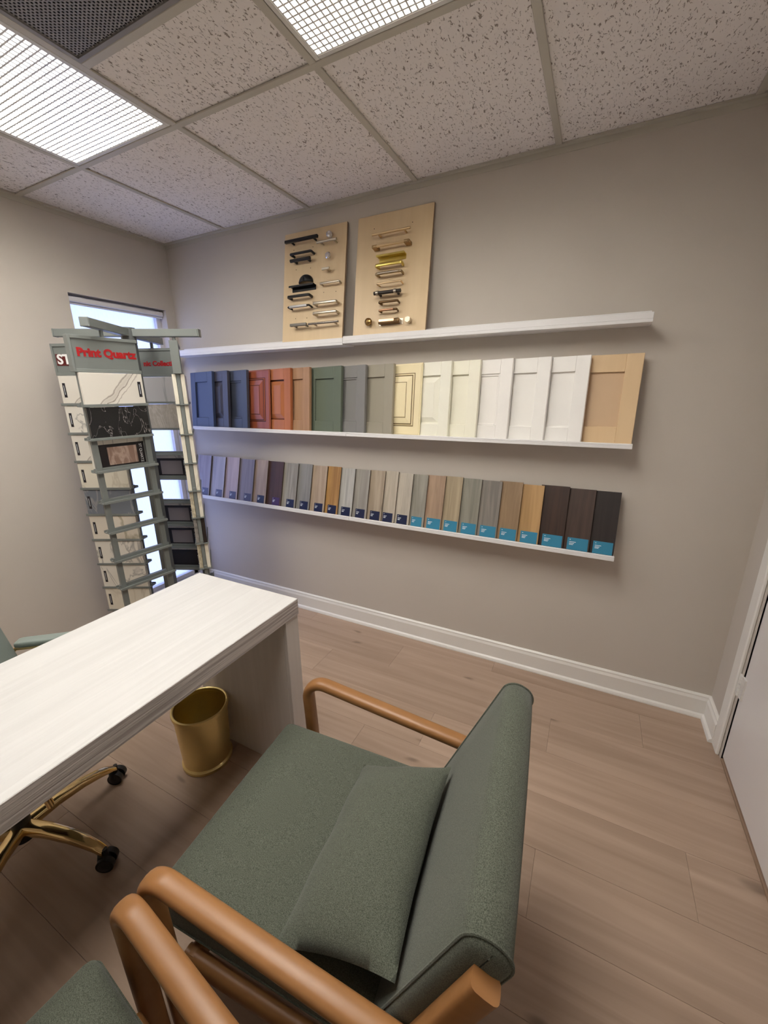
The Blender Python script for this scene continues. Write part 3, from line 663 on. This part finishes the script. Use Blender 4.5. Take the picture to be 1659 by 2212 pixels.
# ------------------------------------------------------------------ stone sample display rack
RC = Vector((.505, -.680)); ZBM = 1.768; RA = R(31); BL = .343
rack = thing('stone_sample_rack', 'grey revolving stone sample display rack with red lettered headers by the window', 'display rack', (RC.x, RC.y, 0))
MB().box((-.026, -.026, .02), (.026, .026, ZBM-.05), .003, 1, Matrix.Rotation(RA, 4, 'Z')).build('centre_pole', rackd, rack, smooth=True)
MB().lathe([(0, .0), (.25, .0), (.25, .012), (.24, .018), (.03, .022), (.03, .05), (0, .05)], 36).build('base_plate', rackd, rack, smooth=True)
for k in range(4):
    a = RA+k*math.pi/2; M_ = Matrix.Rotation(a, 4, 'Z')
    MB().box((.02, -.018, ZBM-.018), (BL, .018, ZBM+.018), .002, 1, M_).box((BL, -.019, ZBM-.019), (BL+.006, .019, ZBM+.019), .002, 1, M_).build('top_beam', rackm, rack)
    MB().box((.02, -.018, .11), (BL*.85, .018, .14), .002, 1, M_).build('bottom_beam', rackd, rack)
MB().cyl((0, 0, ZBM-.05), (0, 0, ZBM+.024), .034, n=20).build('hub', rackd, rack, smooth=True)
red = plain('red_lettering', (.42, .010, .014), .4); whitel = plain('white_lettering', (.8, .8, .8), .4); darkred = plain('dark_red_lettering', (.10, .01, .01), .4)
HW, PITCH, HDR, ZTOP, NROW = .140, .1475, .150, 1.719, 9
railmesh = MB()
for s in (-1, 1):
    railmesh.box((-HW, s*.006, 0), (HW, s*.032, .004)); railmesh.box((-HW, s*.029, .0), (HW, s*.0325, .012), .0008)
railmesh.box((-HW+.002, -.0065, .0), (HW-.002, .0065, .020))
railmesh = railmesh.mesh('rail', rackm)
slabm = MB().box((-.130, -.009, 0), (.130, .009, PITCH-.0065), .001).mesh('stone_sample', None)
def streaked(name, base, v1, v2):
    """white stone with diagonal brown-grey streaks gathered in a band"""
    m, nt, b = nodes(name); N = nt.nodes.new
    tc = N('ShaderNodeTexCoord'); mp = N('ShaderNodeMapping'); mp.inputs['Rotation'].default_value = (0, R(48), 0); nt.links.new(tc.outputs['Object'], mp.inputs[0])
    nz = N('ShaderNodeTexNoise'); nz.inputs['Scale'].default_value = 9; nz.inputs['Detail'].default_value = 5; nt.links.new(mp.outputs[0], nz.inputs['Vector'])
    wp = N('ShaderNodeVectorMath'); wp.operation = 'MULTIPLY_ADD'; wp.inputs[1].default_value = (.07, .07, .07); nt.links.new(nz.outputs['Color'], wp.inputs[0]); nt.links.new(mp.outputs[0], wp.inputs[2])
    sx = N('ShaderNodeSeparateXYZ'); nt.links.new(wp.outputs[0], sx.inputs[0])
    prev = None
    for off, wd, amt in ((.058, .004, .9), (.084, .006, .75), (.040, .003, .6), (.070, .022, .25)):
        d = N('ShaderNodeMath'); d.operation = 'SUBTRACT'; d.inputs[1].default_value = off; nt.links.new(sx.outputs[2], d.inputs[0])
        a_ = N('ShaderNodeMath'); a_.operation = 'ABSOLUTE'; nt.links.new(d.outputs[0], a_.inputs[0])
        r_ = N('ShaderNodeMapRange'); r_.inputs[2].default_value = wd; r_.inputs[3].default_value = amt; r_.inputs[4].default_value = 0; nt.links.new(a_.outputs[0], r_.inputs[0])
        if prev is None: prev = r_.outputs[0]
        else:
            x_ = N('ShaderNodeMath'); x_.operation = 'MAXIMUM'; nt.links.new(prev, x_.inputs[0]); nt.links.new(r_.outputs[0], x_.inputs[1]); prev = x_.outputs[0]
    mv = N('ShaderNodeMix'); mv.data_type = 'RGBA'; mv.inputs[6].default_value = c4(v1); mv.inputs[7].default_value = c4(v2); nt.links.new(nz.outputs['Fac'], mv.inputs[0])
    mx = N('ShaderNodeMix'); mx.data_type = 'RGBA'; mx.inputs[6].default_value = c4(base); nt.links.new(prev, mx.inputs[0]); nt.links.new(mv.outputs[2], mx.inputs[7]); nt.links.new(mx.outputs[2], b.inputs['Base Color'])
    setp(b, Roughness=.25); return m
MT = dict(
 calacatta=streaked('calacatta', srgb(222, 217, 207), srgb(112, 80, 58), srgb(136, 132, 128)),
 black=marble('black_marquina', (.012, .012, .013), (.45, .42, .40), 9, .010, 2.2, .6),
 cream=marble('cream_white', srgb(228, 222, 206), srgb(190, 180, 160), 4, .03, 1, .5),
 lightgrey=marble('light_grey_stone', srgb(196, 194, 194), srgb(150, 150, 152), 3, .02, 1, .6),
 beige=marble('beige_fleuri', srgb(176, 168, 156), srgb(204, 198, 188), 9, .06, 2, .6, mottled=.25),
 statuario=marble('statuario', srgb(226, 222, 212), srgb(140, 138, 136), 3.4, .02, 1.4, .7),
 bluegrey=marble('blue_grey_marble', srgb(116, 122, 132), srgb(206, 204, 200), 4.5, .05, 2.5, .9, vein2=srgb(70, 76, 88)),
 taupe=marble('taupe_vein', srgb(224, 216, 202), srgb(150, 140, 108), 2.2, .03, 1, .7),
 speckle=marble('speckled_stone', srgb(206, 196, 170), srgb(120, 110, 96), 8, .02, 1, .3, mottled=.5),
 greyspeck=marble('grey_speckled_stone', srgb(150, 146, 140), srgb(90, 86, 82), 8, .02, 1, .3, mottled=.6),
 brown=marble('brown_stone', srgb(50, 42, 38), srgb(110, 96, 84), 6, .02, 1, .4),
 pinkbeige=marble('rose_travertine', srgb(150, 122, 108), srgb(196, 172, 158), 7, .06, 2, .8, rough=.4),
 warmgrey=plain('card_photo_grey', srgb(128, 120, 122), .4),
 dark=plain('card_photo_black', (.012, .010, .010), .4))
cardm = plain('black_card', (.010, .007, .008), .35); plaq = plain('black_plaque', (.012, .010, .016), .3)
def wing(k, ang, dist=.237, inner=.106):
    a = RA+k*math.pi/2
    p = Vector((math.cos(a), math.sin(a)))*dist
    wf = MB()
    wf.box((-.130, -.0085, .17), (-.106, .0085, ZTOP), .001); wf.box((inner, -.0085, .17), (.130 if inner > .1 else .116, .0085, ZTOP), .001)
    wf.cyl((0, 0, ZTOP-.01), (0, 0, ZBM-.02), .008, n=12); wf.cyl((0, 0, .12), (0, 0, .19), .008, n=12); wf.box((-HW, -.008, .165), (HW, .008, .185))
    wf.box((-HW, -.012, ZTOP-.012), (HW, .012, ZTOP), .001)
    f = wf.build('wing_frame', rackm, rack); f.location = (p.x, p.y, 0); f.rotation_euler = (0, 0, ang)
    hd = MB(); hd.box((-HW+.006, -.013, ZTOP-HDR+.012), (HW-.006, .013, ZTOP-.010), .001).box((-HW, -.018, ZTOP-HDR), (HW, .018, ZTOP-HDR+.014), .001).box((-HW, -.018, ZTOP-.014), (HW, .018, ZTOP), .001)
    hd.box((-HW-.003, -.019, ZTOP-HDR), (-HW+.007, .019, ZTOP), .001)
    hd.build('header_panel', rackm, f)
    for r_ in range(1, NROW+1): link('rail', railmesh, f, (0, 0, ZTOP-HDR-PITCH*r_))
    Mw = Matrix.Translation((RC.x+p.x, RC.y+p.y, 0)) @ Matrix.Rotation(ang, 4, 'Z')
    return f, Mw
def stone(Mw, row, side, kind, label, card=None, plaque=None, ang=0):
    """slab standing in rail of a row; side -1 faces local -y; card = photo on its back; plaque = local x of label strip"""
    t = thing('stone_sample', label, 'stone sample', group='stone samples in the display rack')
    z = ZTOP-HDR-PITCH*row+.0045
    t.location = Mw @ Vector((0, side*.0190, z)); t.rotation_euler = (0, 0, ang + (0 if side < 0 else math.pi))
    me = slabm.copy(); me.materials.clear(); me.materials.append(MT[kind]); link('slab', me, t)
    if plaque: 
        q = bx('name_plaque', (plaque-.007, -.0098, .036), (plaque+.007, -.0088, .106), plaq, t)
        bx('plaque_print', (plaque-.0015, -.0101, .050), (plaque+.001, -.0098, .094), ink, q)
    if card:
        q = bx('back_card', (-.103, .0088, .010), (.104, .0098, PITCH-.028), cardm, t)
        bx('card_photo', (-.066, .0098, .022), (.066, .0104, PITCH-.042), MT[card], q)
        me = text_mesh('card_lettering', 'ST QUARTZ', .017, whitel, .0003, align='CENTER'); o = link('card_lettering', me, q)
        o.matrix_local = Matrix.Translation((-.085, .0101, (PITCH-.020)/2)) @ Matrix(((0, -1, 0, 0), (0, 0, 1, 0), (-1, 0, 0, 0), (0, 0, 0, 1)))
    return t
def lettering(f, body, size, mat, x, z, y=-.0138, bold=.0006, align='CENTER'):
    me = text_mesh('lettering', body, size, mat, .0006, bold, align); link('lettering', me, f, (x, y, z), (R(90), 0, 0))
ZH = ZTOP-HDR/2
# wing towards the camera: red "Print Quartz"
aA = R(83.5); fA, MA = wing(3, aA, inner=.104)
lettering(fA, 'Print Quartz', .047, red, .004, ZH+.006, bold=.0024)
stone(MA, 1, -1, 'calacatta', 'white stone sample with brown grey diagonal veins below the Print Quartz header', plaque=.112, ang=aA)
stone(MA, 2, -1, 'black', 'black veined stone sample below the white veined one on the Print Quartz wing', ang=aA)
stone(MA, 3, 1, 'statuario', 'stone sample seen from its back with black card and rose beige photo', card='pinkbeige', ang=aA)
# edge-on wing on the right
aB = R(140); fB, MB_ = wing(0, aB, .218)
wordsB = ['top row', 'second row', 'third row', 'fourth row', 'fifth row', 'sixth row', 'seventh row', 'eighth row']
for r_ in range(1, 8):
    stone(MB_, r_, 1, ('cream', 'cream', 'cream', 'cream', 'speckle', 'greyspeck', 'speckle', 'cream')[r_-1], 'stone sample seen edge-on, %s of the right wing, window side' % wordsB[r_-1], plaque=-.112 if r_ == 1 else None, ang=aB)
    stone(MB_, r_, -1, ('cream', 'cream', 'cream', 'cream', 'cream', 'brown', 'cream', 'cream')[r_-1], 'stone sample seen edge-on, %s of the right wing, ledge side' % wordsB[r_-1], ang=aB)
# far wing: "...nic Collection"
aD = R(24); fD, MD = wing(1, aD)
lettering(fD, 'nic Collection', .036, red, .047, ZH-.006, bold=.0016)
stone(MD, 1, -1, 'lightgrey', 'light grey stone sample in the top row of the far wing', ang=aD)
stone(MD, 2, -1, 'beige', 'mottled beige grey stone sample in the second row of the far wing', ang=aD)
for r_, kd, w_ in ((4, 'warmgrey', 'black-backed stone sample with grey photo, alone between two bright gaps'), (6, 'warmgrey', 'black-backed stone sample with grey photo, upper of the low three'), (7, 'warmgrey', 'black-backed stone sample with grey photo, middle of the low three'), (8, 'dark', 'plain black-backed stone sample, lowest on the far wing')):
    stone(MD, r_, 1, 'statuario', w_, card=kd, ang=aD)
# wing on the left, behind
aC = R(26); fC, MC = wing(2, aC)
k = MB().box((-.128, -.0150, ZH-.028), (-.02, -.0136, ZH+.026)).build('logo_block', darkred, fC)
lettering(fC, 'ST', .064, whitel, -.122, ZH-.001, y=-.0158, bold=.002, align='LEFT')
for r_, (kd, w_) in enumerate((('calacatta', 'cream white'), ('statuario', 'white grey-veined'), ('calacatta', 'white brown-veined'), ('cream', 'plain cream'), ('bluegrey', 'blue grey swirled'), ('taupe', 'white taupe-veined'), ('statuario', 'faintly veined white'), ('statuario', 'off-white marbled'), ('cream', 'ivory')), 1):
    stone(MC, r_, -1, kd, '%s stone sample with black plaque, %s row of the left wing' % (w_, ('top', 'second', 'third', 'fourth', 'fifth', 'sixth', 'seventh', 'eighth', 'lowest')[r_-1]), plaque=-.108, ang=aC)

# ------------------------------------------------------------------ desk
DX0, DX1, DYE, DZT = 1.225, 1.742, -1.017, .752
desk = thing('desk', 'white wood-textured desk with thick top and solid end panel', 'desk', ((DX0+DX1)/2, -1.75, 0))
def dpart(name, lo, hi, mat, **k):
    o = Vector(desk.location); return MB().box(Vector(lo)-o, Vector(hi)-o, .0015).build(name, mat, desk, **k)
DYN = -2.52
dpart('desktop', (DX0, DYN, DZT-.062), (DX1-.0008, DYE, DZT), deskw)
dpart('edge_band', (DX1-.0012, DYN, DZT-.062), (DX1, DYE-.0005, DZT-.0015), deskedge, label='ribbed edge of the white desktop, side shade painted into its colour')
dpart('end_panel', (DX0+.004, DYE-.070, .0), (DX1-.02, DYE-.002, DZT-.062), deskpanel)
dpart('end_panel', (DX0+.004, DYN+.002, .0), (DX1-.02, DYN+.070, DZT-.062), deskpanel)
dpart('panel_edge', (DX1-.0205, DYE-.070, .0), (DX1-.004, DYE-.002, DZT-.062), deskpanel)

# ------------------------------------------------------------------ waste bin
bn = thing('waste_bin', 'round brass waste bin standing under the desk', 'bin', (1.345, -1.195, 0))
MB().lathe([(0, .004), (.094, .004), (.094, .020), (.0925, .022), (.103, .256), (.1015, .256), (.091, .022), (.0, .010)], 48, sc=(1, 1)).build('body', brass, bn, smooth=True)
MB().lathe([(.103, .246), (.1075, .250), (.109, .258), (.1075, .266), (.103, .269), (.099, .266), (.0985, .258), (.1005, .250), (.103, .246)], 48).build('rim', brass, bn, smooth=True)
MB().lathe([(.094, .0), (.0985, .003), (.0985, .014), (.094, .019), (.090, .018), (.090, .0), (.094, 0)], 48).build('base_ring', brass, bn, smooth=True)
sc = MB(); pts = []
for i in range(9):
    for j in range(9):
        u, v = i/8-.5, j/8-.5; pts.append((u*.10+random.uniform(-.006, .006), v*.085, .014+.035*abs(math.sin(7*u+3*v))+random.uniform(0, .012)))
sc.add(pts, [(i*9+j, i*9+j+1, i*9+j+10, i*9+j+9) for i in range(8) for j in range(8)])
o = sc.build('paper_scrap', plain('dark_paper', (.10, .085, .05), .7)); o.location = (1.345, -1.195, .0); o.modifiers.new('t', 'SOLIDIFY').thickness = .001
tag(o, 'crumpled dark paper scrap lying inside the brass bin', 'scrap')

# ------------------------------------------------------------------ green armchairs
def armchair(label):
    t = thing('armchair', label, 'armchair', group='green armchairs')
    for s in (-1, 1):
        y = s*.297
        path = fillet([(-.285, y, 0), (-.312, y, .584), (.312, y, .497)], [.060], 10)
        MB().sweep(path, rsec(.0225, .0165, 16, 2.5), side=(0, 1, 0)).build('armrest_and_front_leg', beech, t, smooth=True, angle=50)
        y = s*.283
        path = fillet([(.295, y, 0), (.205, y, .40), (.340, y, .726)], [.25], 10)
        MB().sweep(path, rsec(.0155, .021, 16, 4.0), side=(0, 1, 0)).build('rear_leg', beech, t, smooth=True, angle=50)
        y = s*.262
        MB().sweep([(-.288, y, .275), (.27, y, .265)], rsec(.017, .024, 14, 2.6), side=(0, 1, 0)).build('seat_rail', beech, t, smooth=True, angle=50)
    for x, z in ((-.27, .275), (.235, .262)):
        MB().sweep([(x, -.27, z), (x, .27, z)], rsec(.017, .024, 14, 2.6), side=(1, 0, 0)).build('cross_rail', beech, t, smooth=True, angle=50)
    # seat cushion
    sx, sy, sz = .575, .506, .128
    c = MB().rbox((sx, sy, sz), .021, 18, (.014, 0), Matrix.Translation((-.080, 0, .365)) @ Matrix.Rotation(R(1.5), 4, 'Y')).build('seat_cushion', sage, t, smooth=True, angle=80)
    def loop(hx, hy, r, z, M_, n=8):
        pts = []
        for cx, cy, a0 in ((hx-r, hy-r, 0), (-hx+r, hy-r, 90), (-hx+r, -hy+r, 180), (hx-r, -hy+r, 270)):
            for k in range(n+1): a = R(a0+90*k/n); pts.append(M_ @ Vector((cx+r*math.cos(a), cy+r*math.sin(a), z)))
        return pts
    M_ = Matrix.Translation((-.080, 0, .365)) @ Matrix.Rotation(R(1.5), 4, 'Y')
    for z in (.041, -.045): MB().sweep(loop(sx/2+.0005, sy/2+.0005, .022, z, M_), rsec(.0024, .0024, 6, 2), side=(0, 0, 1), closed=True).build('piping', sage, c, smooth=True)
    # backrest
    bl, bt = .450, .074
    Mb = Matrix.Translation((.262, 0, .578)) @ Matrix.Rotation(R(21.5), 4, 'Y') @ Matrix.Rotation(R(90), 4, 'Y')
    # local: x down the back, y across, z towards front (after rotation -> -x world) 
    Mb = Matrix.Translation((.257, 0, .566)) @ Matrix.Rotation(R(23.8), 4, 'Y')
    def rrect(hx, hz, r, n=8):
        o_ = []
        for cx, cz, a0 in ((hx-r, hz-r, 0), (-hx+r, hz-r, 90), (-hx+r, -hz+r, 180), (hx-r, -hz+r, 270)):
            for k in range(n+1): a = R(a0+90*k/n); o_.append((cx+r*math.cos(a), cz+r*math.sin(a)))
        return o_
    bb = MB(); rings = []
    for yy, ins in ((-.272, .020), (-.2705, .010), (-.266, .003), (-.262, .0), (-.20, -.001), (-.1, -.002), (0, -.0025), (.1, -.002), (.20, -.001), (.262, 0), (.266, .003), (.2705, .010), (.272, .020)):
        rings.append([bb.bm.verts.new(Mb @ Vector((x_, yy, z_))) for x_, z_ in rrect(bt/2-ins, bl/2-ins, max(.012, .034-ins*.8))])
    for A, B_ in zip(rings, rings[1:]):
        for j in range(len(A)): bb.bm.faces.new((A[j], A[(j+1) % len(A)], B_[(j+1) % len(A)], B_[j]))
    bb.bm.faces.new(rings[0]); bb.bm.faces.new(rings[-1][::-1])
    bc = bb.build('backrest_cushion', sage, t, smooth=True, angle=80)
    for s in (-1, 1):
        pts = [Mb @ Vector((x_, s*.2625, z_)) for x_, z_ in rrect(bt/2+.0006, bl/2+.0006, .0345)]
        MB().sweep(pts, rsec(.0026, .0026, 6, 2), side=(0, 1, 0), closed=True).build('piping', sage, bc, smooth=True)
    return t
ch1 = armchair('sage green armchair with honey wood arms and lumbar pillow facing the desk')
ch1.location = (2.233, -1.4545, 0); ch1.rotation_euler = (0, 0, R(4.8))
ch2 = copy_tree(ch1); ch2['label'] = 'sage green armchair with honey wood arms, mostly cut off at the bottom left corner'
ch2.location = (2.224, -2.151, 0); ch2.rotation_euler = (0, 0, R(-5.8))
# lumbar pillow
def pillow(lx, ly, th, n=28):
    mb = MB(); top, bot = {}, {}
    for i in range(n+1):
        for j in range(n+1):
            u, v = 2*i/n-1, 2*j/n-1
            f = (max(0, 1-abs(u)**2.4)**.62)*(max(0, 1-abs(v)**3.0)**.62)
            # edges pull in between the corners
            x = lx/2*u*(1-.075*(1-v*v)); y = ly/2*v*(1-.05*(1-u*u))
            wr_ = .0035*math.sin(9*v+2*u)*math.sin(6*u)*(abs(u)**3+abs(v)**5)*(0 if f == 0 else 1)
            top[i, j] = mb.bm.verts.new((x, y, th/2*f+wr_))
            bot[i, j] = top[i, j] if i in (0, n) or j in (0, n) else mb.bm.verts.new((x, y, -th/2*f+wr_))
    for i in range(n):
        for j in range(n):
            mb.bm.faces.new((top[i, j], top[i+1, j], top[i+1, j+1], top[i, j+1])); mb.bm.faces.new((bot[i, j], bot[i, j+1], bot[i+1, j+1], bot[i+1, j]))
    return mb
pl = pillow(.262, .425, .115).build('lumbar_pillow', sage, smooth=True, angle=80)
tag(pl, 'sage green lumbar pillow lying against the armchair back', 'pillow')
pl.location = (2.312, -1.492, .511); pl.rotation_euler = (0, R(-20), R(5.5))

# ------------------------------------------------------------------ office chair
oc = thing('office_chair', 'swivel office chair with gold star base and sage padded arms behind the desk', 'office chair', (1.115, -1.725, 0))
MB().cyl((0, 0, .075), (0, 0, .15), .032, .026, 24).build('hub', blackp, oc, smooth=True)
MB().cyl((0, 0, .12), (0, 0, .26), .025, n=24).cyl((0, 0, .24), (0, 0, .42), .014, n=20).build('gas_lift', blackp, oc, smooth=True)
a0 = math.atan2(-1.431+1.725, 1.112-1.115)
for k in range(5):
    a = a0-k*2*math.pi/5
    ca, sa = math.cos(a), math.sin(a)
    prof = [(.02, .115), (.10, .118), (.18, .108), (.235, .092), (.268, .078), (.292, .062)]
    mb = MB(); rings = []
    pp = []
    for q in range(21):
        t_ = q/20*(len(prof)-1); i0 = min(int(t_), len(prof)-2); f = t_-i0; f = f
        pp.append((prof[i0][0]*(1-f)+prof[i0+1][0]*f, prof[i0][1]*(1-f)+prof[i0+1][1]*f))
    for q, (r_, z_) in enumerate(pp):
        wv = .023-.009*q/20; hv = .020-.008*q/20
        rings.append([mb.bm.verts.new((r_*ca-u*sa, r_*sa+u*ca, z_+v)) for u, v in rsec(wv, hv, 14, 3)])
    for A, B_ in zip(rings, rings[1:]):
        for j in range(14): mb.bm.faces.new((A[j], A[(j+1) % 14], B_[(j+1) % 14], B_[j]))
    mb.bm.faces.new(rings[0][::-1]); mb.bm.faces.new(rings[-1])
    mb.build('base_spoke', gold, oc, smooth=True, angle=50)
    cx, cy = .294*ca, .294*sa
    cb = MB(); cb.cyl((cx, cy, .045), (cx, cy, .075), .0075); cb.cyl((cx-.010*ca, cy-.010*sa, .034), (cx-.010*ca, cy-.010*sa, .052), .020, .016, 16)
    cst = cb.build('caster', blackp, oc, smooth=True)
    wa = a+[.6, 1.9, -.4, .9, 2.6][k]
    for s in (-1, 1):
        d = Vector((math.cos(wa), math.sin(wa), 0))
        c_ = Vector((cx, cy, .026)); MB().cyl(c_+d*s*.006, c_+d*s*.023, .026, n=24).cyl(c_+d*s*.023, c_+d*s*.026, .019, .014, n=24).build('wheel', blackp, cst, smooth=True)
of = R(40)
def oadd(name, mb, mat, par=oc, **k):
    bmesh.ops.transform(mb.bm, matrix=Matrix.Rotation(of, 4, 'Z'), verts=mb.bm.verts); return mb.build(name, mat, par, smooth=True, angle=60, **k)
oadd('seat', MB().rbox((.40, .44, .075), .03, 10, (.01, 0), Matrix.Translation((.06, 0, .455))), sagev)
oadd('seat_plate', MB().box((-.12, -.10, .405), (.12, .10, .425), .004), blackp)
oadd('backrest', MB().rbox((.05, .44, .42), .022, 10, (0, 0), Matrix.Translation((-.068, .03, .69)) @ Matrix.Rotation(R(-12), 4, 'Y')), sagev)
for s in (-1, 1):
    path = fillet([(-.060, s*.245, .605), (-.040, s*.262, .622), (.25, s*.262, .622), (.26, s*.240, .43)], [.008, .05], 6)
    ar = oadd('armrest_frame', MB().sweep(path, rsec(.010, .007, 10, 2.5), side=(0, 1, 0)), gold)
    oadd('arm_pad', MB().rbox((.27, .045, .024), .010, 6, (0, 0), Matrix.Translation((.100, s*.262, .642))), sagev, ar)
